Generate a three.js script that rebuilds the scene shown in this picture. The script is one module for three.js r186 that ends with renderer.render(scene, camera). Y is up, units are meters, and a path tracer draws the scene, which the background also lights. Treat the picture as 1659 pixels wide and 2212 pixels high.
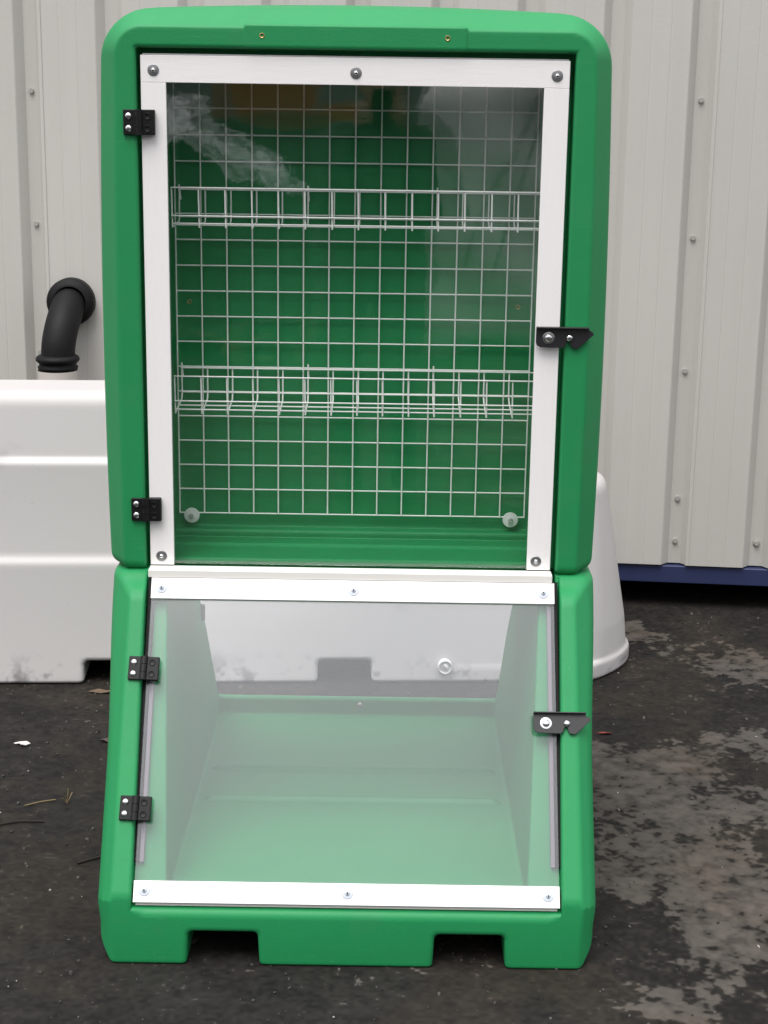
import * as THREE from 'three';
import { RoundedBoxGeometry } from 'three/addons/geometries/RoundedBoxGeometry.js';
import { mergeGeometries } from 'three/addons/utils/BufferGeometryUtils.js';

// ---------------------------------------------------------------- camera, sky, sun, exposure
const scene = new THREE.Scene();
const EYE = new THREE.Vector3(0.062, 1.5003, 3.2);
const camera = new THREE.PerspectiveCamera(2 * Math.atan(1106 / 3500) * 180 / Math.PI, 0.75, 0.02, 300);
camera.position.copy(EYE);
camera.rotation.set(-Math.atan(0.248), 0, THREE.MathUtils.degToRad(0.85), 'YXZ');

const renderer = new THREE.WebGLRenderer({ antialias: true });
renderer.toneMapping = THREE.LinearToneMapping;
renderer.toneMappingExposure = 2.2;
renderer.shadowMap.enabled = true;

{ // overcast sky: brightest overhead, a little warm-grey at the horizon
  const w = 256, h = 128, d = new Float32Array(w * h * 4);
  for (let j = 0; j < h; j++) {
    const el = (j + 0.5) / h * Math.PI - Math.PI / 2, s = Math.max(0, Math.sin(el));
    for (let i = 0; i < w; i++) {
      const a = i / w * Math.PI * 2;
      const cl = 1 + 0.06 * Math.sin(3 * a + 1.3) * Math.cos(el) * Math.sin(4 * el + a) + 0.04 * Math.sin(7 * a - 4 * el);
      const L = 0.95 * (1 + 2 * s) / 3 * cl, k = (j * w + i) * 4;
      d[k] = L * 0.99; d[k + 1] = L * 1.0; d[k + 2] = L * 1.035; d[k + 3] = 1;
    }
  }
  const t = new THREE.DataTexture(d, w, h, THREE.RGBAFormat, THREE.FloatType);
  t.mapping = THREE.EquirectangularReflectionMapping; t.magFilter = THREE.LinearFilter; t.minFilter = THREE.LinearFilter;
  t.needsUpdate = true;
  scene.background = t; scene.environment = t;
}
const sun = new THREE.DirectionalLight(new THREE.Color().setRGB(1.0, 0.97, 0.93), 1.5);
sun.position.set(-1.9, 9, 3.8); sun.castShadow = true; sun.shadow.radius = 70;
sun.shadow.mapSize.set(2048, 2048);
Object.assign(sun.shadow.camera, { left: -4, right: 4, top: 4, bottom: -4, near: 0.5, far: 30 });
scene.add(sun); scene.add(sun.target);

// ---------------------------------------------------------------- helpers
let seed = 12345;
const rnd = () => { seed = (seed * 1664525 + 1013904223) >>> 0; return seed / 4294967296; };
const R = (a, b) => a + (b - a) * rnd();
const sstep = (a, b, x) => { const t = Math.min(1, Math.max(0, (x - a) / (b - a))); return t * t * (3 - 2 * t); };
const hash = (x, y, s) => { let h = (x * 374761393 + y * 668265263 + s * 1442695041) | 0; h = Math.imul(h ^ (h >>> 13), 1274126177); return ((h ^ (h >>> 16)) >>> 0) / 4294967296; };
function vnoise(x, y, per, s) {            // tileable value noise
  const xi = Math.floor(x), yi = Math.floor(y), fx = x - xi, fy = y - yi, m = v => ((v % per) + per) % per;
  const u = fx * fx * (3 - 2 * fx), v = fy * fy * (3 - 2 * fy), x0 = m(xi), x1 = m(xi + 1), y0 = m(yi), y1 = m(yi + 1);
  return (hash(x0, y0, s) * (1 - u) + hash(x1, y0, s) * u) * (1 - v) + (hash(x0, y1, s) * (1 - u) + hash(x1, y1, s) * u) * v;
}
const fbm = (x, y, per, s, o = 4) => { let a = 0, g = 0.5, n = 0; for (let i = 0; i < o; i++) { a += g * vnoise(x, y, per, s + i); n += g; x *= 2; y *= 2; per *= 2; g *= 0.55; } return a / n; };
function tex(w, h, fn, srgb, wrap = true) {
  const d = new Uint8Array(w * h * 4), o = [0, 0, 0];
  const enc = v => { v = Math.min(1, Math.max(0, v)); return srgb ? 255 * (v <= 0.0031308 ? v * 12.92 : 1.055 * v ** (1 / 2.4) - 0.055) : 255 * v; };
  for (let j = 0; j < h; j++) for (let i = 0; i < w; i++) { fn((i + 0.5) / w, (j + 0.5) / h, o); const k = (j * w + i) * 4; d[k] = enc(o[0]); d[k + 1] = enc(o[1]); d[k + 2] = enc(o[2]); d[k + 3] = 255; }
  const t = new THREE.DataTexture(d, w, h, THREE.RGBAFormat);
  t.magFilter = THREE.LinearFilter; t.minFilter = THREE.LinearMipmapLinearFilter; t.generateMipmaps = true;
  if (wrap) t.wrapS = t.wrapT = THREE.RepeatWrapping;
  if (srgb) t.colorSpace = THREE.SRGBColorSpace;
  t.needsUpdate = true; return t;
}
const lin = (r, g, b) => new THREE.Color().setRGB(r, g, b);
const std = (c, rough, o = {}) => new THREE.MeshPhysicalMaterial({ color: c, roughness: rough, ...o });

const used = {};
const numbered = n => { used[n] = (used[n] || 0) + 1; return used[n] === 1 ? n : n + '_' + String(used[n] - 1).padStart(3, '0'); };
function shade(o) { o.castShadow = o.receiveShadow = true; return o; }
function thing(name, label, category, pos = [0, 0, 0], group) {
  const g = new THREE.Group(); g.name = numbered(name); g.position.set(...pos);
  g.userData = { label, category }; if (group) g.userData.group = group;
  scene.add(g); return g;
}
function part(name, geo, mat, parent, pos, rot) {
  const m = shade(new THREE.Mesh(geo, mat)); m.name = name;
  if (pos) m.position.set(...pos); if (rot) m.rotation.set(...rot);
  parent.add(m); return m;
}
function solo(name, geo, mat, label, category, pos, rot) {
  const m = part(numbered(name), geo, mat, scene, pos, rot); m.userData = { label, category }; return m;
}
const rbox = (w, h, d, r = 0.001, s = 2) => new RoundedBoxGeometry(w, h, d, s, Math.min(r, w / 2.01, h / 2.01, d / 2.01));
const lathe = (pts, seg = 24) => new THREE.LatheGeometry(pts.map(p => new THREE.Vector2(...p)), seg);
const latheZ = (pts, seg = 24) => lathe(pts, seg).rotateX(Math.PI / 2);     // axis along +z
const smax = (a, b, k) => { const h = Math.max(k - Math.abs(a - b), 0); return Math.max(a, b) + h * h / (4 * k); };
const smin = (a, b, k) => -smax(-a, -b, k);

// surface of a distance field, meshed only near the surface, each vertex pulled onto it
function sdfMesh(f, lo, hi, h) {
  const n = [0, 1, 2].map(i => Math.ceil((hi[i] - lo[i]) / h / 8) * 8 + 1), [nx, ny, nz] = n;
  const val = new Float32Array(nx * ny * nz).fill(NaN), id = new Int32Array(nx * ny * nz).fill(-1), at = (i, j, k) => (k * ny + j) * nx + i;
  const cells = [], reach = 8 * h * 0.87 + h;
  for (let K = 0; K < nz - 1; K += 8) for (let J = 0; J < ny - 1; J += 8) for (let I = 0; I < nx - 1; I += 8) {
    if (Math.abs(f(lo[0] + (I + 4) * h, lo[1] + (J + 4) * h, lo[2] + (K + 4) * h)) > reach) continue;
    for (let k = K; k <= K + 8; k++) for (let j = J; j <= J + 8; j++) for (let i = I; i <= I + 8; i++) { const a = at(i, j, k); if (val[a] !== val[a]) val[a] = f(lo[0] + i * h, lo[1] + j * h, lo[2] + k * h); }
    cells.push([I, J, K]);
  }
  const P = [], N = [], T = [], UV = [], e = h * 0.05;
  const grad = (x, y, z) => { let a = f(x + e, y, z) - f(x - e, y, z), b = f(x, y + e, z) - f(x, y - e, z), c = f(x, y, z + e) - f(x, y, z - e); const l = Math.hypot(a, b, c) || 1; return [a / l, b / l, c / l, l / (2 * e)]; };
  const E = [[0, 1], [2, 3], [4, 5], [6, 7], [0, 2], [1, 3], [4, 6], [5, 7], [0, 4], [1, 5], [2, 6], [3, 7]];
  for (const [I, J, K] of cells) for (let k = K; k < K + 8; k++) for (let j = J; j < J + 8; j++) for (let i = I; i < I + 8; i++) {
    const v = []; let neg = 0;
    for (let c = 0; c < 8; c++) { v[c] = val[at(i + (c & 1), j + (c >> 1 & 1), k + (c >> 2))]; if (v[c] < 0) neg++; }
    if (!neg || neg === 8) continue;
    let x = 0, y = 0, z = 0, m = 0;
    for (const [a, b] of E) if ((v[a] < 0) !== (v[b] < 0)) { const t = v[a] / (v[a] - v[b]); x += (a & 1) + t * ((b & 1) - (a & 1)); y += (a >> 1 & 1) + t * ((b >> 1 & 1) - (a >> 1 & 1)); z += (a >> 2) + t * ((b >> 2) - (a >> 2)); m++; }
    x = lo[0] + (i + x / m) * h; y = lo[1] + (j + y / m) * h; z = lo[2] + (k + z / m) * h;
    let g;
    for (let r = 0; r < 3; r++) { g = grad(x, y, z); const d = Math.max(-h, Math.min(h, f(x, y, z) / Math.max(0.5, g[3]))); x -= d * g[0]; y -= d * g[1]; z -= d * g[2]; }
    g = grad(x, y, z);
    id[at(i, j, k)] = P.length / 3; P.push(x, y, z); N.push(g[0], g[1], g[2]); UV.push(x + 0.6 * z, y + 0.5 * z);
  }
  const quad = (a, b, c, d, flip) => { if (a < 0 || b < 0 || c < 0 || d < 0) return; if (flip) T.push(a, c, b, a, d, c); else T.push(a, b, c, a, c, d); };
  for (const [I, J, K] of cells) for (let k = K; k < K + 8; k++) for (let j = J; j < J + 8; j++) for (let i = I; i < I + 8; i++) {
    const s = val[at(i, j, k)] < 0;
    if (j && k && s !== (val[at(i + 1, j, k)] < 0)) quad(id[at(i, j - 1, k - 1)], id[at(i, j, k - 1)], id[at(i, j, k)], id[at(i, j - 1, k)], !s);
    if (i && k && s !== (val[at(i, j + 1, k)] < 0)) quad(id[at(i - 1, j, k - 1)], id[at(i - 1, j, k)], id[at(i, j, k)], id[at(i, j, k - 1)], !s);
    if (i && j && s !== (val[at(i, j, k + 1)] < 0)) quad(id[at(i - 1, j - 1, k)], id[at(i, j - 1, k)], id[at(i, j, k)], id[at(i - 1, j, k)], !s);
  }
  const g = new THREE.BufferGeometry();
  g.setAttribute('position', new THREE.Float32BufferAttribute(P, 3)); g.setAttribute('normal', new THREE.Float32BufferAttribute(N, 3)); g.setAttribute('uv', new THREE.Float32BufferAttribute(UV, 2));
  g.setIndex(T); return g;
}

// ---------------------------------------------------------------- materials
const waveT = tex(256, 256, (u, v, o) => { o[0] = o[1] = o[2] = fbm(u * 3, v * 3, 3, 151, 2); });
const grainT = tex(512, 512, (u, v, o) => { o[0] = o[1] = o[2] = 0.55 * fbm(u * 64, v * 64, 64, 3, 3) + 0.45 * fbm(u * 9, v * 9, 9, 8, 3); });
const rep = (t, x, y = x) => { const c = t.clone(); c.repeat.set(x, y); c.needsUpdate = true; return c; };
const greenT = tex(1024, 1024, (u, v, o) => {
  const n = 0.93 + 0.14 * fbm(u * 6, v * 6, 6, 21, 5), sp = vnoise(u * 260, v * 260, 260, 25) > 0.992 ? 1 : 0;
  const scratch = sstep(0.80, 0.86, vnoise(u * 9 + 0.4 * v, v * 420, 9 * 420, 27)) * sstep(0.66, 0.74, fbm(u * 11, v * 11, 11, 29, 2)), rub = sstep(0.60, 0.78, fbm(u * 14, v * 14, 14, 23, 4));
  const k = n * (1 - 0.05 * rub), a = 0.05 * sp + 0.012 * scratch + 0.006 * rub;
  o[0] = 0.013 * k + a; o[1] = 0.222 * k + a; o[2] = 0.072 * k + a;
}, true);
const whiteT = tex(512, 512, (u, v, o) => { const k = 0.992 + 0.014 * fbm(u * 7, v * 7, 7, 141, 4) - 0.025 * sstep(0.66, 0.80, fbm(u * 20, v * 20, 20, 145, 3)); o[0] = 0.80 * k; o[1] = 0.777 * k; o[2] = 0.775 * k; }, true);
const M = {
  green: std(0xffffff, 0.52, { map: rep(greenT, 1.0), bumpMap: rep(grainT, 7), bumpScale: 0.0003, specularIntensity: 0.65 }),
  white: std(0xffffff, 0.42, { map: rep(whiteT, 1.5), bumpMap: rep(grainT, 2), bumpScale: 0.0002 }),
  cream: std(lin(0.73, 0.715, 0.68), 0.5),
  wire: std(lin(0.88, 0.89, 0.87), 0.35),
  black: std(lin(0.0045, 0.0045, 0.005), 0.5, { specularIntensity: 0.6 }),
  blackMetal: std(lin(0.013, 0.013, 0.015), 0.45,  { bumpMap: rep(grainT, 4), bumpScale: 0.0003 }),
  seal: std(lin(0.005, 0.005, 0.005), 0.7, { specularIntensity: 0.5 }),
  steel: std(lin(0.72, 0.72, 0.72), 0.22, { metalness: 1 }),
  dullSteel: std(lin(0.33, 0.33, 0.34), 0.42, { metalness: 1 }),
  brass: std(lin(0.55, 0.38, 0.16), 0.35, { metalness: 1 }),
  hole: std(lin(0.01, 0.008, 0.006), 0.8),
  washer: std(lin(0.78, 0.82, 0.80), 0.35, { transmission: 0.12, thickness: 0 }),
  whiteCap: std(lin(0.50, 0.54, 0.60), 0.35),
  glass: std(0xffffff, 0.02, { transmission: 1, thickness: 0, ior: 1.62, bumpMap: waveT, bumpScale: 0.0022 }),
  haze: std(lin(0.98, 0.98, 1.0), 0.15, { transmission: 0.98, thickness: 0, ior: 1.64, bumpMap: waveT, bumpScale: 0.0022 }),
};

// ---------------------------------------------------------------- ground
const groundS = 5;
function groundAt(u, v, o) {                       // albedo and height of the yard surface at tile coordinates
  const x = (u - 0.5) * groundS, z = (v - 0.5) * groundS;
  const big = fbm(u * 14, v * 14, 14, 33, 3), mid = fbm(u * 44, v * 44, 44, 41, 4), fine = fbm(u * 190, v * 190, 190, 51, 3), speck = vnoise(u * 560, v * 560, 560, 61);
  const right = sstep(0.28, 0.70, x + 0.5 * (big - 0.5) - 0.28 * sstep(0.45, 1.3, z)) * sstep(-1.75, -1.2, z + 0.4 * (mid - 0.5));
  const leftBack = 0.35 * sstep(-0.35, -0.75, z + 0.5 * (big - 0.5)) * (1 - right) * sstep(-2.2, -1.3, z);
  const cover = 0.84 * right + 0.30 * leftBack;
  const dens = cover * (0.30 + 0.95 * sstep(0.34, 0.66, big));
  const nn = 0.5 + 0.62 * (mid - 0.5) + 0.75 * (fine - 0.5) + 0.24 * (speck - 0.5) + 0.35 * (big - 0.5);
  const edge = 0.90 - 0.47 * dens;
  const film = 0.30 * Math.min(1, 1.6 * cover) * sstep(edge - 0.16, edge + 0.06, nn), p = film + (1 - film) * sstep(edge - 0.022, edge + 0.036, nn) * (0.55 + 0.45 * sstep(0.30, 0.60, fine));
  const brown = fbm(u * 8, v * 8, 8, 71, 4), br2 = sstep(0.45, 0.65, fbm(u * 24, v * 24, 24, 75, 3));
  let b = 0.0082 + 0.012 * (fine - 0.5) + 0.010 * (mid - 0.5) + 0.009 * (speck - 0.5) + 0.003 * br2;
  const spk = speck > 0.95 && fine > 0.52 ? 0.03 : 0;
  b = Math.max(0.003, b + spk);
  const l = 0.040 + 0.035 * (mid - 0.45) + 0.045 * (fine - 0.5) + 0.03 * (big - 0.5) + 0.012 * (speck - 0.5);
  const c = b * (1 - p) + Math.max(0.015, l) * p, w = (0.6 * brown + 0.4 * br2) * (1 - 0.45 * p);
  o[0] = c * (1.10 + 0.26 * w); o[1] = c * (1.0 + 0.02 * w); o[2] = c * (0.93 - 0.22 * w);
  return 0.35 * p + 0.35 * fine + 0.3 * speck;
}
{
  const hs = new Float32Array(1024 * 1024);
  const gt = tex(2048, 2048, (u, v, o) => { const h = groundAt(u, v, o); hs[Math.floor(v * 1024) * 1024 + Math.floor(u * 1024)] = h; }, true);
  const bt = tex(1024, 1024, (u, v, o) => { o[0] = o[1] = o[2] = hs[Math.floor(v * 1024) * 1024 + Math.floor(u * 1024)]; });
  const g = new THREE.PlaneGeometry(120, 120).rotateX(-Math.PI / 2), p = g.attributes.position, uv = g.attributes.uv;
  for (let i = 0; i < p.count; i++) uv.setXY(i, p.getX(i) / groundS + 0.5, p.getZ(i) / groundS + 0.5);
  const m = shade(new THREE.Mesh(g, std(0xffffff, 0.78, { map: gt, bumpMap: bt, bumpScale: 0.004, specularIntensity: 0.5 })));
  m.name = 'ground'; m.userData = { kind: 'structure', label: 'dark worn tarmac yard with paler scuffed patches', category: 'ground' };
  scene.add(m);
  // loose grit
  const sg = new THREE.IcosahedronGeometry(1, 0), N = 4000;
  const im = new THREE.InstancedMesh(sg, std(0xffffff, 0.85), N), mt = new THREE.Matrix4(), q = new THREE.Quaternion(), col = new THREE.Color();
  for (let i = 0; i < N; i++) {
    const x = R(-1.5, 1.7), z = R(-1.6, 1.1), s = 0.0012 + 0.0034 * rnd() ** 4;
    q.setFromEuler(new THREE.Euler(R(0, 6), R(0, 6), R(0, 6)));
    mt.compose(new THREE.Vector3(x, s * 0.4, z), q, new THREE.Vector3(s * R(0.8, 1.6), s * R(0.5, 0.9), s)); im.setMatrixAt(i, mt);
    const b = rnd() < 0.03 ? R(0.15, 0.4) : R(0.01, 0.07); im.setColorAt(i, col.setRGB(b * 1.05, b, b * 0.93));
  }
  im.name = 'loose_grit'; im.userData = { kind: 'stuff', label: 'fine loose grit scattered over the dark yard', category: 'grit' }; shade(im); scene.add(im);
}

// ---------------------------------------------------------------- metal clad building behind
{
  const wall = thing('clad_building', 'pale grey ribbed metal clad building wall behind the white barrier', 'building', [0, 0.008, -1.74]);
  wall.rotation.y = THREE.MathUtils.degToRad(-5.25);
  // positions along the wall: a valley starts every 0.25 m
  const S0 = -1.0706, pitch = 0.25, fl = 0.022, fw = 0.038, dep = 0.030, y0 = 0.133, y1 = 4.2;
  const sheetT = tex(512, 512, (u, v, o) => { const n = 0.96 + 0.08 * fbm(u * 3, v * 3, 3, 81, 4), st = fbm(u * 40, v * 2, 40, 85, 3); const k = n * (0.97 + 0.06 * st); o[0] = 0.475 * k; o[1] = 0.456 * k; o[2] = 0.430 * k; }, true);
  const mats = [0, 1, 2].map(i => std(lin(1 - 0.015 * i, 1 - 0.012 * i, 1 - 0.015 * i), 0.5, { map: rep(sheetT, 0.7, 0.5), bumpMap: rep(grainT, 3), bumpScale: 0.0004 }));
  const joinAt = fl + fw + fl + 0.004;              // sheets lap just past the third fold of a valley
  for (let b = -4; b < 4; b++) {
    const s0 = S0 + b * 4 * pitch + joinAt, off = (b & 1) ? 0.0022 : 0, pr = [[s0 - 0.012, off]];
    for (let k = 0; k < 4; k++) {
      const c = S0 + (b * 4 + k) * pitch + 2 * fl + fw, nxt = S0 + (b * 4 + k + 1) * pitch, w = nxt - c;
      for (const t of [1 / 3, 2 / 3]) pr.push([c + w * t - 0.003, off], [c + w * t, off - 0.0009], [c + w * t + 0.003, off]);
      pr.push([nxt - 0.002, off], [nxt + 0.001, off - 0.002], [nxt + fl, off - dep], [nxt + fl + fw, off - dep], [nxt + 2 * fl + fw - 0.001, off - 0.002], [nxt + 2 * fl + fw + 0.002, off]);
    }
    const pos = [], uv = [], idx = [], th = 0.0014;
    const strip = (p, q, za, zb) => { const n = pos.length / 3; for (const [a, y] of [[p, y0], [q, y0], [q, y1], [p, y1]]) { pos.push(a[0], y, a[1] + za); uv.push(a[0], y); } idx.push(n, n + 1, n + 2, n, n + 2, n + 3); };
    for (let i = 0; i + 1 < pr.length; i++) { strip(pr[i], pr[i + 1], 0, 0); strip(pr[i + 1], pr[i], -th, -th); }
    for (const y of [y0, y1]) for (let i = 0; i + 1 < pr.length; i++) { const n = pos.length / 3; for (const [a, z] of [[pr[i], 0], [pr[i + 1], 0], [pr[i + 1], -th], [pr[i], -th]]) { pos.push(a[0], y, a[1] + z); uv.push(a[0], y); } idx.push(n, n + 1, n + 2, n, n + 2, n + 3); }
    for (const a of [pr[0], pr[pr.length - 1]]) { const n = pos.length / 3; for (const [y, z] of [[y0, 0], [y0, -th], [y1, -th], [y1, 0]]) { pos.push(a[0], y, a[1] + z); uv.push(a[0], y); } idx.push(n, n + 1, n + 2, n, n + 2, n + 3); }
    const g = new THREE.BufferGeometry(); g.setAttribute('position', new THREE.Float32BufferAttribute(pos, 3)); g.setAttribute('uv', new THREE.Float32BufferAttribute(uv, 2)); g.setIndex(idx); g.computeVertexNormals();
    part('cladding_sheet', g, mats[((b % 3) + 3) % 3], wall);
  }
  part('backing_wall', new THREE.BoxGeometry(8.4, 4.05, 5), std(lin(0.08, 0.08, 0.08), 0.9), wall, [-0.4, 2.105, -2.602]);
  const beamT = tex(256, 64, (u, v, o) => { const n = fbm(u * 24, v * 5, 24, 91, 3), w = n > 0.70 ? 1 : 0; o[0] = 0.020 + 0.05 * w; o[1] = 0.028 + 0.05 * w; o[2] = 0.085 + 0.03 * w; }, true);
  part('base_beam', rbox(8.4, 0.056, 0.07, 0.004), std(0xffffff, 0.5, { map: beamT }), wall, [-0.4, 0.100, -0.044]);
  const sg = mergeGeometries([latheZ([[0, 0], [0.0115, 0], [0.0115, 0.002], [0.0065, 0.0022], [0, 0.0022]], 14), new THREE.CylinderGeometry(0.0080, 0.0086, 0.008, 6).rotateX(Math.PI / 2).translate(0, 0, 0.006)]);
  const smat = std(lin(0.33, 0.32, 0.30), 0.4);
  const toS = (x, z = -1.74 + 0.0919 * x) => x * Math.cos(0.09163) + (z + 1.74) * Math.sin(0.09163);
  for (let i = -2; i < 16; i += 1) {
    const s = S0 + i * pitch + fl + fw / 2;
    const full = i % 4 === 0;
    for (const y of full ? [0.2055, 0.341, 0.738, 1.137, 1.534, 1.93, 2.33] : [0.2065])
      part('fixing_screw', sg, smat, wall, [s, y, -dep]);
  }
}

// ---------------------------------------------------------------- black soil pipe bend on the wall
{
  const p = thing('soil_pipe', 'black plastic pipe bend pushed into a pale pipe beside the wall', 'pipe', [-0.93, 0.008, -1.675]);
  const bp = std(lin(0.0035, 0.0035, 0.004), 0.6, { specularIntensity: 0.5, bumpMap: rep(grainT, 3), bumpScale: 0.0006 });
  // local origin on the axis of the downpipe; wall is about 0.15 m behind
  const wz = -0.150;
  const path = new THREE.CatmullRomCurve3([[0.016, 0.906, wz - 0.02], [0.015, 0.902, wz + 0.03], [0.012, 0.880, -0.076], [0.006, 0.838, -0.026], [0, 0.790, -0.002], [-0.002, 0.745, 0.004]].map(a => new THREE.Vector3(...a)));
  part('bend', new THREE.TubeGeometry(path, 40, 0.0510, 32, false), bp, p);
  part('wall_socket', latheZ([[0.05, 0.0], [0.060, 0.0], [0.073, 0.002], [0.073, 0.052], [0.068, 0.058], [0.061, 0.060], [0.059, 0.066], [0.050, 0.067]], 40), bp, p, [0.018, 0.905, wz - 0.012]);
  part('collar', lathe([[0.046, 0.012], [0.058, 0.010], [0.065, 0.004], [0.066, -0.004], [0.060, -0.011], [0.056, -0.013], [0.056, -0.020], [0.061, -0.024], [0.059, -0.032], [0.050, -0.036], [0.03, -0.036]], 36), bp, p, [-0.003, 0.748, 0.004]);
  part('downpipe', new THREE.CylinderGeometry(0.0595, 0.0595, 0.720, 36, 1, true), std(lin(0.50, 0.46, 0.43), 0.5, { side: THREE.DoubleSide }), p, [-0.004, 0.353, 0.004]);
}

// ---------------------------------------------------------------- white water-filled barrier
{
  const b = thing('plastic_barrier', 'scuffed white plastic water filled barrier behind the green cabinet', 'barrier', [0, 0, -0.936]);
  b.rotation.y = THREE.MathUtils.degToRad(3.1);
  const f = (x, y, z) => {
    const c = Math.abs(z + 0.23);
    const end = 0.615 - 0.06 * y;
    let t1 = smax(c - (0.230 - 0.09 * y), y - 0.335, 0.02), t2 = smax(c - (0.181 - 0.08 * (y - 0.34)), y - 0.594, 0.016), t3 = smax(c - (0.145 - 0.16 * (y - 0.6)), y - 0.768, 0.04);
    let d = smin(smin(t1, t2, 0.012), t3, 0.012);
    d = smax(d, x - end + 1.1 * c * c, 0.05);
    const xe = y < 0.13 ? 0.772 - 0.10 * y : 0.7824 - 0.18 * y;
    let nose = smax(x - xe + 2.6 * c * c, y - 0.535, 0.04); nose = smax(nose, c - (0.222 - 0.12 * y), 0.03); nose = smax(nose, 0.28 - x, 0.02);
    let lip = smax(smax(x - 0.777 + 2.6 * c * c, y - 0.050, 0.014), c - 0.236, 0.02); lip = smax(lip, 0.262 - x, 0.01);
    d = smin(d, nose, 0.012); d = smin(d, lip, 0.008);
    d = smax(d, -2.3 - x, 0.03);
    const nb = (a, w) => smax(Math.abs(x - a) - w, y - 0.061, 0.016);
    d = smax(d, -Math.min(nb(-0.038, 0.072), nb(-0.662, 0.072), nb(-1.4, 0.072)), 0.014);
    return smax(d, 0.001 - y, 0.012) * 0.85;
  };
  const wT = tex(1024, 1024, (u, v, o) => {
    const n = fbm(u * 4, v * 4, 4, 101, 5), m = fbm(u * 16, v * 16, 16, 111, 4), sc = fbm(u * 60, v * 60, 60, 121, 3);
    const y = v < 0.9 ? v * 1.6 : 0;               // 1.6 m tall tile
    const smear = sstep(0.58, 0.72, 0.6 * n + 0.4 * m) * 0.20, dots = vnoise(u * 170, v * 170, 170, 131) > 0.985 ? 0.3 : 0;
    const grime = sstep(0.48, 0.66, 0.5 * m + 0.5 * sc) * sstep(0.10, 0.0, y) * 0.55;
    const k = (1 - smear) * (1 - dots) * (1 - grime);
    o[0] = 0.50 * k; o[1] = 0.48 * k; o[2] = 0.478 * k;
  }, true);
  const g = sdfMesh(f, [-2.36, -0.02, -0.50], [0.82, 0.80, 0.05], 0.009), p = g.attributes.position, uv = g.attributes.uv;
  for (let i = 0; i < p.count; i++) uv.setXY(i, (p.getX(i) + 0.5 * p.getZ(i)) / 1.6, p.getY(i) / 1.6);
  part('body', g, std(0xffffff, 0.5, { map: wT, bumpMap: rep(grainT, 3), bumpScale: 0.00025, specularIntensity: 0.7 }), b);
  const cap = part('drain_plug', latheZ([[0, 0.016], [0.008, 0.016], [0.009, 0.010], [0.0155, 0.010], [0.0165, 0.016], [0.0185, 0.016], [0.0195, 0.012], [0.0195, -0.02]], 28), std(lin(0.74, 0.73, 0.72), 0.45), b, [0.232, 0.048, 0.004]);
  part('plug_slot', rbox(0.017, 0.006, 0.006, 0.001), std(lin(0.4, 0.39, 0.38), 0.5), cap, [0, 0, 0.014], [0, 0, -0.7]);
}

// ---------------------------------------------------------------- shared fittings
const domeG = latheZ([[0, 0.0042], [0.0018, 0.0040], [0.0034, 0.0030], [0.0042, 0.0012], [0.0044, 0]], 18);
const screwHeadG = latheZ([[0, 0.0034], [0.0022, 0.0033], [0.0042, 0.0026], [0.0056, 0.0012], [0.0060, 0]], 20);
const slotG = mergeGeometries([new THREE.BoxGeometry(0.0058, 0.0012, 0.0012), new THREE.BoxGeometry(0.0012, 0.0058, 0.0012)]).translate(0, 0, 0.0031);
function silverScrew(parent, x, y, z, s = 1, turn = 0) {
  const m = part('screw', screwHeadG, M.steel, parent, [x, y, z]); m.scale.setScalar(s);
  m.rotation.z = turn;
  return m;
}
const washerG = latheZ([[0.0020, 0.0016], [0.0096, 0.0014], [0.0104, 0.0004], [0.0104, -0.0005]], 26);
function rivet(parent, x, y, z, wm, hm, pin) {
  const w = part('rivet', mergeGeometries([washerG]), wm, parent, [x, y, z]);
  const h = shade(new THREE.Mesh(domeG, hm)); h.name = 'rivet_head'; h.position.z = 0.0012; 
  // the door is already a part: keep the head beside its washer as one more piece of the door
  h.position.set(x, y, z + 0.0012); parent.add(h);
  if (pin) { const c = shade(new THREE.Mesh(new THREE.CylinderGeometry(0.0016, 0.0016, 0.0006, 10).rotateX(Math.PI / 2), M.hole)); c.name = 'rivet_pin'; c.position.set(x, y, z + 0.0055); parent.add(c); }
  return w;
}
const leafG = rbox(0.0235, 0.0445, 0.0125, 0.0018), leafThinG = rbox(0.0265, 0.0445, 0.006, 0.0016);
const knuckleG = mergeGeometries([0, 1, 2].map(i => new THREE.CylinderGeometry(0.0068, 0.0068, 0.0142, 18).translate(0, -0.0150 + 0.0150 * i, 0)));
const dimpleG = latheZ([[0.0058, 0], [0.0058, 0.0016], [0.0050, 0.0016], [0.0044, 0.0004], [0, 0.0004]], 18);
function hinge(parent, x, y, z) {
  const h = new THREE.Group(); h.name = 'hinge'; h.position.set(x, y, z); parent.add(h);
  part('frame_leaf', leafThinG, M.black, h, [-0.0150, 0, 0.003]);
  part('door_leaf', leafG, M.black, h, [0.0165, 0, 0.0003]);
  part('knuckle', knuckleG, M.black, h, [0, 0, 0.0062]);
  for (const s of [-1, 1]) { silverScrew(h, -0.0185, s * 0.0108, 0.006, 1, R(0, 1)); part('cap_screw', dimpleG, M.black, h, [0.0155, s * 0.0108, 0.0064]); }
  return h;
}
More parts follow.
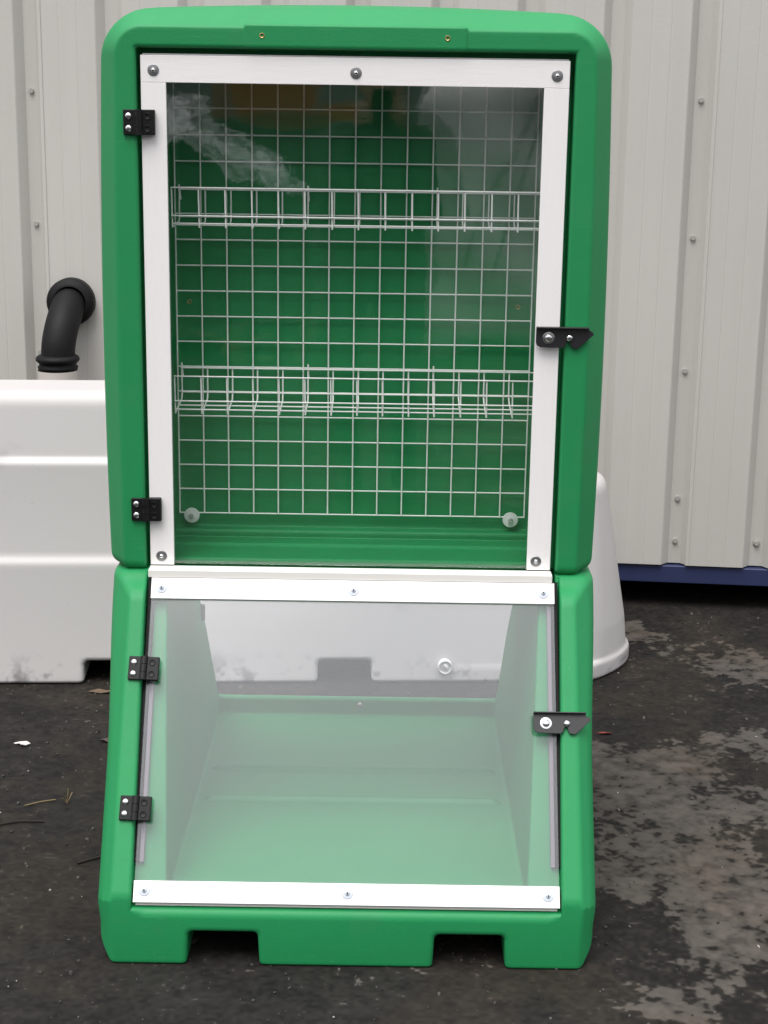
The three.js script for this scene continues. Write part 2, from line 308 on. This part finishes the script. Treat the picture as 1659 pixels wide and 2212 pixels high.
const latchG = (() => {
  const s = new THREE.Shape(), P = [[-0.0225, 0.0195], [0.0735, 0.0195], [0.0735, 0.0155], [0.0815, 0.0105], [0.0825, 0.0065], [0.0570, -0.0165], [0.0535, -0.0190], [0.0455, -0.0185], [0.0425, -0.0155], [0.0405, -0.0075], [0.0362, -0.0045], [0.0330, -0.0085], [0.0305, -0.0150], [0.0270, -0.0180], [-0.0150, -0.0172], [-0.0205, -0.0140], [-0.0225, -0.0090]];
  P.forEach((p, i) => i ? s.lineTo(...p) : s.moveTo(...p)); s.closePath();
  return mergeGeometries([new THREE.ExtrudeGeometry(s, { depth: 0.0022, bevelEnabled: true, bevelSize: 0.0006, bevelThickness: 0.0005, bevelSegments: 2 }).toNonIndexed(), rbox(0.0965, 0.0025, 0.0110, 0.0008).translate(0.0255, 0.0192, 0.0058).toNonIndexed()].map(g => { g.deleteAttribute('uv'); return g; }));
})();
function latch(parent, x, y, z) {
  const l = new THREE.Group(); l.name = 'latch'; l.position.set(x, y, z); parent.add(l);
  part('catch_plate', latchG, M.blackMetal, l);
  part('spacer', new THREE.CylinderGeometry(0.006, 0.006, 0.016, 16).rotateX(Math.PI / 2), M.steel, l, [0, 0, -0.0075]);
  part('washer', latheZ([[0.004, 0.0014], [0.0104, 0.0013], [0.0110, 0.0004], [0.0110, 0]], 26), M.steel, l, [0, 0, 0.0028]);
  const sc = silverScrew(l, 0, 0, 0.0040, 1.18, 0.2);
  part('keeper_screw', mergeGeometries([screwHeadG.clone().translate(0, 0, 0.004), new THREE.CylinderGeometry(0.003, 0.003, 0.012, 12).rotateX(Math.PI / 2)].map(g => g.toNonIndexed())), M.steel, l, [0.0385, 0.0004, 0.0006]);
  return l;
}
function insert(parent, x, y, z, s = 1) {
  const m = part('threaded_insert', latheZ([[0.0026, -0.004], [0.0026, 0.0008], [0.0044, 0.0008], [0.0048, 0.0002], [0.0048, -0.002]], 20), M.brass, parent, [x, y, z]); m.scale.setScalar(s);
  part('bore', new THREE.CylinderGeometry(0.0026, 0.0026, 0.0006, 14).rotateX(Math.PI / 2), M.hole, m, [0, 0, -0.0006]);
}

// ---------------------------------------------------------------- lower cabinet
const NY = 0.5213, NZ = 0.8534, LX = 0.005;
{
  const c = thing('base_cabinet', 'green moulded plastic base cabinet with a sloping clear lift door', 'cabinet', [LX, 0.008, 0]);
  const f = (x, y, z) => {
    const ax = Math.abs(x);
    const door = (z - 0.237) * NZ + (y - 0.6209) * NY, dF = door - 0.012;
    let d = smax(dF, (z - 0.5560) * 0.993 + (y - 0.1215) * 0.12, 0.004); d = smax(d, z - 0.563, 0.006);
    d = smax(d, (z + 0.15) * -0.767 + (y - 0.465) * 0.641, 0.02); d = smax(d, -0.435 - z, 0.03);
    const front = Math.max(dF, z - 0.562);
    d = smax(d, (ax - 0.421) * 0.741 + front * 0.671, 0.004);
    d = smax(d, ax - (0.449 + 0.012 * sstep(0.3, 0.6, y) + 0.004 * sstep(0.05, 0.09, y)), 0.018);
    d = smax(d, (ax - 0.4405) * 0.814 - (y - 0.013) * 0.581, 0.004);
    d = smax(d, y - 0.625, 0.014);
    d = smax(d, (y - 0.602) * 0.75 + (dF + 0.004) * 0.66, 0.010);                          // soft step under the upper unit
    d = smin(d, smax(smax(ax - 0.43, Math.abs(y - 0.59) - 0.034, 0.02), Math.abs(z - 0.06) - 0.15, 0.02), 0.03);
    d = smax(d, -Math.max(ax - 0.387, 0.597 - y), 0.004);
    d = smax(d, -Math.max(Math.max(ax - (0.3855 + 0.015 * (y - 0.13)), -(door + 0.020)), 0.0985 - y), 0.006 + 0.012 * sstep(0.385, 0.36, ax));   // door recess
    const wi = 0.328 + 0.062 * (y - 0.15) - 0.010 * sstep(0.3, -0.15, z) * sstep(0.1, 0.45, y);
    let cav = smax(smax(ax - wi, y - 0.583, 0.01), -(door + 0.30 + 10 * 0) - 1, 0.01);
    const bead = z0 => 0.010 * Math.exp(-(((z - z0) / 0.0075) ** 2)) * sstep(0.31, 0.29, ax);
    const fl = smin(y - 0.104 - bead(0.088) - bead(-0.070), smax(y - 0.147, z + 0.397, 0.008), 0.006);
    cav = smax(cav, -fl, 0.008);
    cav = smax(cav, z - 0.545 + 0.6 * Math.max(0, 0.14 - y), 0.01);
    d = smax(d, -cav, 0.005);
    const side = Math.abs(ax - 0.2215) - (0.0625 - 0.05 * (y - 0.05));
    d = smax(d, -smax(side, y - 0.056, 0.012), 0.010);
    return smax(d, -0.0075 - y, 0.006) * 0.9;
  };
  part('shell', sdfMesh(f, [-0.48, -0.03, -0.46], [0.48, 0.645, 0.58], 0.005), M.green, c);
  const onDoor = (x, s, o) => [x, 0.6209 + s * NZ + o * NY, 0.237 - s * NY + o * NZ];     // a point on the sloping door plane
  const tilt = -Math.asin(NY);
  // seal strips on the seat
  for (const s of [-1, 1]) {
    part('seal_strip', rbox(0.0125, 0.535, 0.014, 0.002), M.seal, c, onDoor(s * 0.3835, -0.262, -0.0125), [tilt, 0, 0]);
    part('foam_tape', rbox(0.0080, s > 0 ? 0.535 : 0.370, 0.011, 0.002), std(lin(0.20, 0.17, 0.19), 0.9), c, onDoor(s * 0.3730, s > 0 ? -0.262 : -0.345, -0.0140), [tilt, 0, 0]);
  }
  part('cover_strip', rbox(0.769, 0.0150, 0.034, 0.0015), M.cream, c, [-0.0055, 0.6300, 0.2205]);
  part('lug', rbox(0.018, 0.036, 0.010, 0.003), std(lin(0.10, 0.10, 0.10), 0.6), c, [-0.336, 0.432, -0.150]);
  part('lip_screw', domeG, M.dullSteel, c, [0.007, 0.131, -0.3965]).scale.setScalar(1.6);
  // door
  const d = new THREE.Group(); d.name = 'door'; d.position.set(...onDoor(0, 0, 0)); d.rotation.x = tilt; c.add(d);
  part('pane', rbox(0.765, 0.600, 0.004, 0.0006, 1), M.haze, d, [0, -0.3010, -0.0025]);
  part('top_bar', rbox(0.7655, 0.0405, 0.0042, 0.0008), M.white, d, [0, -0.0200, 0.0019]);
  part('bottom_bar', rbox(0.7655, 0.0385, 0.0042, 0.0008), M.white, d, [0, -0.5825, 0.0019]);
  part('back_bar', rbox(0.7640, 0.0405, 0.0042, 0.0008), M.cream, d, [0, -0.0200, -0.0070]);
  part('back_bar', rbox(0.7580, 0.0420, 0.0042, 0.0008), M.cream, d, [0, -0.5850, -0.0070]);
  for (const x of [-0.3630, 0.0015, 0.3615]) { rivet(d, x, -0.0195, 0.0042, M.whiteCap, M.whiteCap, true); rivet(d, x, -0.5805, 0.0042, M.whiteCap, M.whiteCap, true); }
  const hw = new THREE.Group(); // hinges and latch lie on the sloping face
  for (const s of [-0.1782, -0.4365]) { const h = hinge(c, 0, 0, 0); h.position.set(...onDoor(-0.3860, s, 0.0125)); h.rotation.x = tilt; h.rotation.z = -0.03; }
  const l = latch(c, 0, 0, 0); l.position.set(...onDoor(0.3612, -0.2707, 0.0165)); l.rotation.x = tilt;
}

// ---------------------------------------------------------------- upper cabinet
{
  const c = thing('display_cabinet', 'tall green moulded display cabinet with a white framed clear door', 'cabinet', [0, 0.008, 0]);
  const rr = (ax, y, w, t, r) => { const a = ax - w + r, b = y - t + r; return Math.hypot(Math.max(a, 0), Math.max(b, 0)) + Math.min(Math.max(a, b), 0) - r; };
  const f = (x, y, z) => {
    const ax = Math.abs(x), q = (y - 1.02) / 0.55, bulge = 0.0105 * q * q;
    const roof = 1.6635 + 0.006 * (1 - (x / 0.42) ** 2) + 0.105 * Math.min(0.11, Math.max(-0.1, 0.15 - z)) * (1 - 0.5 * (x / 0.46) ** 2);
    const out = rr(ax, y, 0.4745 - bulge, roof, 0.088);
    const bev = rr(ax, y, 0.4345 - 0.5 * bulge, 1.6315, 0.048);
    let d = smax(out, bev * 0.85 + (z - 0.215) * 0.525, 0.007);
    d = smax(d, z - 0.215, 0.004); d = smax(d, -0.075 - z, 0.03); d = smax(d, 0.6295 - y, 0.022);
    d = Math.min(d, Math.max(Math.max(ax - 0.383, Math.abs(y - 0.64) - 0.04), Math.abs(z - 0.05) - 0.118));
    d = smin(d, smax(smax(ax - 0.197, Math.abs(y - 1.606) - 0.031, 0.004), z - 0.2170, 0.003), 0.003);   // raised sign pad
    d = smax(d, -Math.max(Math.max(ax - 0.3915, y - 1.5945), 0.172 - z), 0.006);
    let cav = smax(smax(ax - 0.362, y - 1.566, 0.012), -0.012 - z, 0.02);
    const fl = smin(y - 0.645 - 0.006 * Math.exp(-(((z - 0.076) / 0.007) ** 2)), smax(y - 0.661, z - 0.014, 0.007), 0.002);
    cav = smax(cav, -fl, 0.004);
    return smax(d, -cav, 0.008) * 0.9;
  };
  part('shell', sdfMesh(f, [-0.495, 0.61, -0.095], [0.495, 1.71, 0.235], 0.005), M.green, c);
  insert(c, -0.1663, 1.6171, 0.2172); insert(c, 0.1622, 1.6171, 0.2172);
  insert(c, -0.329, 1.1189, -0.0120); insert(c, 0.3213, 1.1176, -0.0120);
  const d = new THREE.Group(); d.name = 'door'; d.position.set(-0.0010, 0, 0.204); c.add(d);
  part('pane', rbox(0.760, 0.9360, 0.004, 0.0006, 1), M.glass, d, [0, 1.109, -0.0030]);
  part('top_rail', rbox(0.7660, 0.0470, 0.0042, 0.0008), M.white, d, [0, 1.5582, 0.0021]);
  for (const s of [-1, 1]) part('stile', rbox(0.0450, 0.8945, 0.0042, 0.0008), M.white, d, [s * 0.3605, 1.0871, 0.0021]);
  part('back_rail', rbox(0.7620, 0.0490, 0.0042, 0.0008), M.white, d, [0.0005, 1.5605, -0.0072]);
  for (const s of [-1, 1]) part('back_stile', rbox(0.0440, 0.8900, 0.0042, 0.0008), M.white, d, [s * 0.3605, 1.0900, -0.0072]);
  for (const x of [-0.3600, 0.0015, 0.3605]) rivet(d, x, 1.5557, 0.0043, M.dullSteel, M.steel, true);
  for (const x of [-0.3618, 0.3553]) rivet(d, x, 0.6573, 0.0043, M.dullSteel, M.steel, false);
  hinge(c, -0.3868, 1.4650, 0.2155); hinge(c, -0.3885, 0.7510, 0.2155);
  latch(c, 0.3607, 1.0893, 0.2195);
}

// ---------------------------------------------------------------- wire grid and baskets
const cyl = new THREE.CylinderGeometry(1, 1, 1, 8, 1);
function wireSeg(name, parent, a, b, r) {
  const A = new THREE.Vector3(...a), B = new THREE.Vector3(...b), m = part(name, cyl, M.wire, parent), dv = B.clone().sub(A);
  m.position.copy(A).add(B).multiplyScalar(0.5); m.scale.set(r, dv.length(), r); m.quaternion.setFromUnitVectors(new THREE.Vector3(0, 1, 0), dv.normalize());
}
{
  const g = thing('wire_grid', 'white wire grid panel bolted to the cabinet back wall', 'wire grid', [-0.003, 0.6995, 0]);
  for (let i = 0; i < 15; i++) wireSeg('upright_wire', g, [-0.35 + 0.05 * i, -0.0005, 0.0012], [-0.35 + 0.05 * i, 0.8505, 0.0012], 0.0015);
  for (let j = 0; j < 18; j++) wireSeg('cross_wire', g, [-0.3505, 0.05 * j, -0.0014], [0.3505, 0.05 * j, -0.0014], 0.0015);
  for (const x of [-0.3257, 0.3221]) {
    part('plastic_washer', latheZ([[0.004, 0.0018], [0.0148, 0.0016], [0.0156, 0.0008], [0.0156, -0.0012]], 28), M.washer, g, [x, -0.0048, 0.0028]);
    part('bolt', mergeGeometries([new THREE.CylinderGeometry(0.0050, 0.0052, 0.008, 6).rotateX(Math.PI / 2).translate(0, 0, 0.0085), new THREE.CylinderGeometry(0.0030, 0.0030, 0.030, 12).rotateX(Math.PI / 2).translate(0, 0, 0.0)]), M.steel, g, [x, -0.0046, 0]);
  }
}
function basket(label, ft, fm, fl, fb, bb, bm, bt) {          // heights of the front and back wires
  const g = thing('wire_basket', label, 'wire basket', [0, fb + 0.008, 0], 'wire baskets hung on the grid');
  const y = v => v - fb, r = 0.0016, x0 = -0.3445, zf = 0.115, zb = 0.0075;
  for (let i = 0; i < 15; i++) {
    const x = x0 + 0.05 * i + R(-0.0008, 0.0008), tip = i % 5 === 0 ? 0.009 : 0.001;
    const pts = [[x, y(ft), zf], [x + 0.001, y(fb), zf - 0.002], [x + 0.0015, y(bb) - 0.001, zb + 0.012], [x + 0.001, y(bb) + 0.010, zb], [x + 0.001, y(bt) + tip, zb]].map(a => new THREE.Vector3(...a));
    const path = new THREE.CurvePath(); for (let k = 0; k + 1 < pts.length; k++) path.add(new THREE.LineCurve3(pts[k], pts[k + 1]));
    const segs = []; for (let k = 0; k + 1 < pts.length; k++) { const dv = pts[k + 1].clone().sub(pts[k]), s = new THREE.CylinderGeometry(r, r, dv.length() + r, 8); s.applyQuaternion(new THREE.Quaternion().setFromUnitVectors(new THREE.Vector3(0, 1, 0), dv.clone().normalize())); s.translate(...pts[k].clone().add(pts[k + 1]).multiplyScalar(0.5).toArray()); segs.push(s); }
    part('bent_wire', mergeGeometries(segs), M.wire, g);
    if (i % 5 === 0) wireSeg('hook', g, [x + 0.001, y(bt) + tip, zb], [x + 0.0025, y(bt) - 0.020, -0.0045], r);
  }
  const xe = x0 + 0.7005;
  for (const [yy, z] of [[ft, zf + 0.0028], [fm, zf + 0.0022], [fl, zf - 0.004], [bt, zb + 0.003], [bm, zb + 0.003], [bb * 0.6 + fb * 0.4 - 0.003, 0.055]]) wireSeg('long_wire', g, [x0 - 0.001, y(yy), z], [xe, y(yy), z], 0.0015);
}
basket('upper shallow white wire basket hooked on the grid near the door top', 1.3465, 1.2945, 1.2800, 1.2735, 1.2785, 1.2865, 1.3385);
basket('lower shallow white wire basket hooked on the grid below the brass inserts', 0.9905, 0.9425, 0.9250, 0.9185, 0.9310, 0.9420, 0.9905);

// ---------------------------------------------------------------- litter on the ground
{
  const flake = (pts, th) => { const s = new THREE.Shape(); pts.forEach((p, i) => i ? s.lineTo(...p) : s.moveTo(...p)); s.closePath(); const g = new THREE.ExtrudeGeometry(s, { depth: th, bevelEnabled: true, bevelSize: 0.0008, bevelThickness: 0.0006, bevelSegments: 1 }).rotateX(-Math.PI / 2); const p = g.attributes.position; for (let i = 0; i < p.count; i++) p.setY(i, p.getY(i) + 0.004 * Math.max(0, Math.sin(p.getX(i) * 160 + 1)) + 0.003 * Math.max(0, Math.sin(p.getZ(i) * 190))); g.computeVertexNormals(); return g; };
  solo('paper_scrap', flake([[-0.019, 0.004], [-0.008, 0.012], [0.010, 0.011], [0.020, 0.003], [0.013, -0.012], [0.002, -0.014], [-0.004, -0.004], [-0.014, -0.002]], 0.0012), std(lin(0.62, 0.60, 0.56), 0.8), 'torn white paper scrap lying on the dark tarmac', 'paper scrap', [-0.805, 0.001, -0.462]);
  solo('dry_leaf', flake([[-0.055, 0.002], [-0.03, 0.016], [-0.008, 0.010], [0.012, 0.018], [0.045, 0.008], [0.030, -0.004], [0.008, -0.010], [-0.02, -0.013], [-0.045, -0.008]], 0.001), std(lin(0.11, 0.075, 0.05), 0.85), 'flattened brown leaf beside the barrier foot', 'leaf', [-0.655, 0.001, -0.828]);
  solo('dry_leaf', flake([[-0.045, 0.006], [-0.018, 0.02], [0.02, 0.017], [0.045, 0.002], [0.026, -0.018], [-0.014, -0.017], [-0.036, -0.01]], 0.001), std(lin(0.060, 0.042, 0.036), 0.85), 'crumpled dark leaf on the tarmac beside the base cabinet', 'leaf', [-0.575, 0.001, -0.49]);
  const twig = (pts, r) => new THREE.TubeGeometry(new THREE.CatmullRomCurve3(pts.map(p => new THREE.Vector3(...p))), 12, r, 5);
  const straw = std(lin(0.19, 0.14, 0.07), 0.8), bark = std(lin(0.016, 0.012, 0.009), 0.9);
  solo('straw_stalk', twig([[-0.03, 0.002, 0.016], [0, 0.004, 0], [0.032, 0.003, -0.016]], 0.0015), straw, 'single pale straw stalk lying on dark tarmac', 'straw', [-0.690, 0, -0.122]);
  { const t = thing('grass_tuft', 'dry straw coloured grass tuft standing on dark tarmac', 'grass tuft', [-0.630, 0, -0.126]); for (const [a, b] of [[-0.005, 0.030], [0.004, 0.036], [0.011, 0.024], [-0.012, 0.018]]) part('blade', twig([[0, 0, 0], [a * 0.5, b * 0.5, 0.002], [a, b, 0.004 - a]], 0.0012), straw, t); }
  solo('twig', twig([[-0.032, 0.003, 0.022], [-0.006, 0.004, 0.004], [0.034, 0.003, -0.024]], 0.0025), bark, 'short dark twig on tarmac beside the sloping cabinet side', 'twig', [-0.520, 0, 0.150]);
  solo('twig', twig([[-0.05, 0.003, 0.022], [0, 0.004, 0.0], [0.055, 0.003, -0.004]], 0.0022), bark, 'long dark twig on tarmac near the dry grass tuft', 'twig', [-0.715, 0, -0.02]);
  solo('plastic_scrap', flake([[-0.018, 0.002], [-0.004, 0.007], [0.016, 0.003], [0.010, -0.005], [-0.01, -0.004]], 0.001), std(lin(0.20, 0.035, 0.025), 0.7), 'small faded red plastic scrap on pale scuffed tarmac', 'plastic scrap', [0.620, 0.001, -0.585]);
}

// ---------------------------------------------------------------- the yard behind the camera, seen mirrored in the upper pane
{
  const b = thing('yard_building', 'long grey building across the yard, dimly mirrored in the upper pane', 'building', [1, 0, 15]);
  const gm = std(lin(0.20, 0.20, 0.20), 0.7);
  part('wall', rbox(34, 5.6, 6, 0.02), gm, b, [0, 2.8, 3]);
  for (const x of [-6, 6.5]) { const d = part('roller_door', rbox(4, 4.2, 0.06, 0.01), std(lin(0.26, 0.27, 0.28), 0.5), b, [x, 2.1, -0.02]); for (let i = 0; i < 14; i++) part('slat', rbox(3.9, 0.27, 0.02, 0.006), std(lin(0.27, 0.28, 0.29), 0.5), d, [0, -1.95 + 0.3 * i, -0.035]); }
}
{
  const pl = thing('loaded_pallet', 'wooden pallet of dark cartons under torn white film across the yard', 'pallet', [-0.95, 0, 7.9]);
  for (let i = 0; i < 7; i++) part('deck_board', rbox(1.2, 0.02, 0.1, 0.003), std(lin(0.22, 0.15, 0.09), 0.8), pl, [0, 0.13, -0.42 + 0.14 * i]);
  for (const x of [-0.52, 0, 0.52]) part('bearer', rbox(0.1, 0.12, 0.96, 0.004), std(lin(0.2, 0.14, 0.08), 0.8), pl, [x, 0.06, 0]);
  const cm = std(lin(0.035, 0.05, 0.035), 0.7);
  for (let r = 0; r < 3; r++) for (let k = 0; k < 2; k++) part('carton', rbox(0.585, 0.43, 0.9, 0.006), cm, pl, [-0.3 + 0.6 * k, 0.36 + 0.435 * r, 0]);
  // a twisted strip of film down the front
  const P = [], T = [], nu = 90, nv = 14, sd = (a, b) => Math.sin(a * 13.1 + b * 7.7) * 0.5 + Math.sin(a * 29.3 - b * 11.9) * 0.3 + Math.sin(a * 61 + b * 23) * 0.2;
  for (let i = 0; i <= nu; i++) for (let j = 0; j <= nv; j++) {
    const t = i / nu, w = (0.03 + 0.20 * (1 - t) * Math.abs(Math.sin(t * 9 + 0.6)) + 0.13 * Math.sin(t * 5.5 + 0.8) ** 2) * (j / nv - 0.5);
    P.push(-0.44 + 0.92 * t + w * 0.65 + 0.035 * sd(t * 3, j * 0.6), 1.47 - 0.34 * t - 0.10 * t * t + w * 0.85 + 0.02 * sd(j, t * 4), -0.475 - 0.34 * t + 0.5 * w - 0.05 * Math.abs(sd(t * 2.4 + j * 0.15, t + j * 0.4)));
  }
  for (let i = 0; i < nu; i++) for (let j = 0; j < nv; j++) { const a = i * (nv + 1) + j; T.push(a, a + 1, a + nv + 1, a + 1, a + nv + 2, a + nv + 1); }
  const g = new THREE.BufferGeometry(); g.setAttribute('position', new THREE.Float32BufferAttribute(P, 3)); g.setIndex(T); g.computeVertexNormals();
  part('film', g, std(lin(0.88, 0.89, 0.90), 0.35, { side: THREE.DoubleSide }), pl);
  solo('cardboard_box', rbox(0.52, 0.40, 0.4, 0.006), std(lin(0.36, 0.11, 0.04), 0.8), 'tall rust brown cardboard box on the dark cartons across the yard', 'box', [-0.70, 1.652, 7.75]);
}
{
  const st = thing('steel_trestle', 'dark steel trestle carrying a wide rust brown box', 'trestle', [-0.20, 0, 8.3]);
  part('deck', rbox(0.7, 0.05, 0.5, 0.005), std(lin(0.02, 0.022, 0.022), 0.6), st, [0, 1.275, 0]);
  for (const x of [-0.3, 0.3]) for (const z of [-0.2, 0.2]) part('leg', rbox(0.05, 1.25, 0.05, 0.004), std(lin(0.02, 0.022, 0.022), 0.6), st, [x, 0.625, z]);
  solo('cardboard_box', rbox(0.46, 0.24, 0.4, 0.006), std(lin(0.40, 0.16, 0.06), 0.8), 'wide rust brown cardboard box on the dark steel trestle', 'box', [-0.20, 1.42, 8.3]);
}
{
  const f = (x, y, z) => { const b = 0.06 * Math.sin(y * 3.1 + x * 2) + 0.025 * Math.sin(y * 9 + x * 7 + z * 5); const q = [Math.abs(x) - 0.62 - b, Math.abs(y - 0.88) - 0.84 - 0.4 * b, Math.abs(z) - 0.5 - b].map(v => v + 0.16); return (Math.hypot(...q.map(v => Math.max(v, 0))) + Math.min(Math.max(...q), 0) - 0.16) * 0.75; };
  const bag = thing('bulk_bag', 'big pale woven bulk bag standing across the yard', 'bulk bag', [0.86, 0, 7.7]);
  part('sack', sdfMesh(f, [-0.9, -0.05, -0.8], [0.9, 1.95, 0.8], 0.03), std(lin(0.74, 0.75, 0.74), 0.7), bag);
  for (const x of [-0.25, 0.2]) { const P = []; for (let i = 0; i <= 12; i++) { const t = i / 12; P.push(new THREE.Vector3(x + 0.38 * t, 0.55 + 1.05 * t, -0.55 - 0.05 * Math.sin((0.55 + 1.05 * t) * 3.1 + x * 2))); } part('strap', new THREE.TubeGeometry(new THREE.CatmullRomCurve3(P), 24, 0.014, 6), std(lin(0.04, 0.045, 0.04), 0.7), bag); }
}
solo('timber_board', rbox(0.15, 0.035, 3.4, 0.004), std(lin(0.42, 0.30, 0.18), 0.75), 'pale timber board lying flat on the tarmac across the yard', 'board', [-0.73, 0.0185, 9.2], [0, 0.02, 0]);

// ---------------------------------------------------------------- the person taking the picture, seen mirrored in the upper pane
{
  const V = (...a) => a;
  const cap = (x, y, z, a, b, ra, rb) => { const px = x - a[0], py = y - a[1], pz = z - a[2], bx = b[0] - a[0], by = b[1] - a[1], bz = b[2] - a[2]; const t = Math.max(0, Math.min(1, (px * bx + py * by + pz * bz) / (bx * bx + by * by + bz * bz))); return Math.hypot(px - bx * t, py - by * t, pz - bz * t) - (ra + (rb - ra) * t); };
  const ell = (x, y, z, c, r) => { const k = Math.hypot((x - c[0]) / r[0], (y - c[1]) / r[1], (z - c[2]) / r[2]); return (k - 1) * Math.min(...r); };
  // local space: feet at y 0, facing -z
  const legs = [-1, 1].map(s => [[s * 0.095, 0.90, 0.02], [s * 0.105, 0.49, 0.0], [s * 0.11, 0.09, 0.03]]);
  const arms = [-1, 1].map(s => [[s * 0.175, 1.375, 0.02], [s * 0.215, 1.13, -0.06], [s * 0.075, 1.415, -0.250]]);
  const torso = (x, y, z) => smin(smin(ell(x, y, z, [0, 1.22, 0.02], [0.165, 0.24, 0.115]), ell(x, y, z, [0, 0.96, 0.02], [0.155, 0.15, 0.115]), 0.08), cap(x, y, z, [-0.13, 1.385, 0.02], [0.13, 1.385, 0.02], 0.065, 0.065), 0.06);
  const legF = (x, y, z) => Math.min(...legs.map(l => smin(cap(x, y, z, l[0], l[1], 0.088, 0.058), cap(x, y, z, l[1], l[2], 0.058, 0.040), 0.03)));
  const armF = (x, y, z, m) => Math.min(...arms.map(l => smin(cap(x, y, z, l[0], l[1], 0.050, 0.040), cap(x, y, z, l[1], l[2], 0.040, 0.027), 0.02)));
  const head = (x, y, z) => { let d = smin(ell(x, y, z, [0, 1.605, -0.01], [0.075, 0.105, 0.095]), ell(x, y, z, [0, 1.545, -0.035], [0.055, 0.075, 0.062]), 0.03); d = smin(d, cap(x, y, z, [0, 1.60, -0.102], [0, 1.573, -0.117], 0.009, 0.013), 0.012); d = smin(d, ell(Math.abs(x), y, z, [0.078, 1.59, 0.005], [0.012, 0.03, 0.02]), 0.008); d = smax(d, -ell(Math.abs(x), y, z, [0.032, 1.605, -0.105], [0.018, 0.011, 0.016]), 0.012); d = smax(d, -ell(x, y, z, [0, 1.532, -0.103], [0.024, 0.004, 0.01]), 0.005); return smin(d, cap(x, y, z, [0, 1.40, 0.02], [0, 1.53, 0.01], 0.056, 0.052), 0.03); };
  const fingers = [];
  for (const s of [-1, 1]) { for (let i = 0; i < 4; i++) { const y = 1.452 + 0.019 * i, L = [0.8, 0.95, 1, 0.9][i]; fingers.push([[s * 0.072, y - 0.006, -0.265], [s * 0.080, y + 0.004, -0.265 - 0.030 * L], 0.0095], [[s * 0.080, y + 0.004, -0.265 - 0.030 * L], [s * 0.052, y + 0.006, -0.275 - 0.040 * L], 0.0085]); } fingers.push([[s * 0.066, 1.438, -0.250], [s * 0.050, 1.462, -0.268], 0.0105], [[s * 0.050, 1.462, -0.268], [s * 0.032, 1.478, -0.272], 0.0088]); }
  const hands = (x, y, z) => { let d = Math.min(...[-1, 1].map(s => smin(ell(x, y, z, [s * 0.076, 1.462, -0.262], [0.014, 0.042, 0.026]), cap(x, y, z, arms[(s + 1) / 2][2], [s * 0.076, 1.445, -0.258], 0.026, 0.018), 0.015))); for (const [a, b, r] of fingers) d = smin(d, cap(x, y, z, a, b, r, r * 0.92), 0.005); return d; };
  const full = (x, y, z) => smin(smin(smin(torso(x, y, z), legF(x, y, z), 0.05), smin(head(x, y, z), armF(x, y, z), 0.02), 0.035), hands(x, y, z), 0.01);
  const p = thing('person', 'person in a dark green jacket holding a phone, mirrored in the upper pane', 'person', [0.022, 0, 3.515]);
  const lo = [-0.36, -0.02, -0.36], hi = [0.36, 1.76, 0.22];
  part('body', sdfMesh((x, y, z) => full(x, y, z) * 0.8, lo, hi, 0.0075), std(lin(0.42, 0.25, 0.18), 0.55), p);
  part('jacket', sdfMesh((x, y, z) => { const d = smin(torso(x, y, z), armF(x, y, z), 0.04) - 0.016 + 0.004 * Math.sin(y * 60 + x * 25) * Math.sin(z * 40 + y * 21); let c = Math.max(0.86 - y, Math.max(y - 1.455, 0)); const cuff = Math.min(...arms.map(l => Math.hypot(x - l[2][0], y - l[2][1], z - l[2][2]))); return Math.max(d, 0.86 - y, y - 1.46, 0.03 - cuff) * 0.75; }, lo, hi, 0.009), std(lin(0.012, 0.030, 0.018), 0.8), p);
  part('trousers', sdfMesh((x, y, z) => Math.max(smin(smin(legF(x, y, z), ell(x, y, z, [0, 0.93, 0.02], [0.155, 0.14, 0.115]), 0.05) - 0.012, 9, 0.01), y - 0.95, 0.10 - y) * 0.8, lo, hi, 0.010), std(lin(0.014, 0.016, 0.024), 0.85), p);
  part('hair', sdfMesh((x, y, z) => Math.max(ell(x, y, z, [0, 1.612, 0.0], [0.086, 0.112, 0.106]), -(y - 1.60) + 1.6 * -(z - 0.0) - 0.03) * 0.7, lo, hi, 0.008), std(lin(0.018, 0.012, 0.009), 0.7), p);
  for (const s of [-1, 1]) part('boot', sdfMesh((x, y, z) => smax(smin(cap(x, y, z, [s * 0.11, 0.05, 0.04], [s * 0.12, 0.042, -0.13], 0.050, 0.043), cap(x, y, z, [s * 0.11, 0.05, 0.035], [s * 0.11, 0.15, 0.03], 0.052, 0.052), 0.03), 0.001 - y, 0.01), lo, hi, 0.009), std(lin(0.012, 0.011, 0.010), 0.6), p);
}
solo('phone', rbox(0.074, 0.150, 0.008, 0.006), std(lin(0.012, 0.012, 0.013), 0.25), 'slim dark phone held up in the hands of the person', 'phone', [0.022, 1.5003, 3.232], [-0.24, 0, 0]);
console.log('built');
renderer.render(scene, camera);
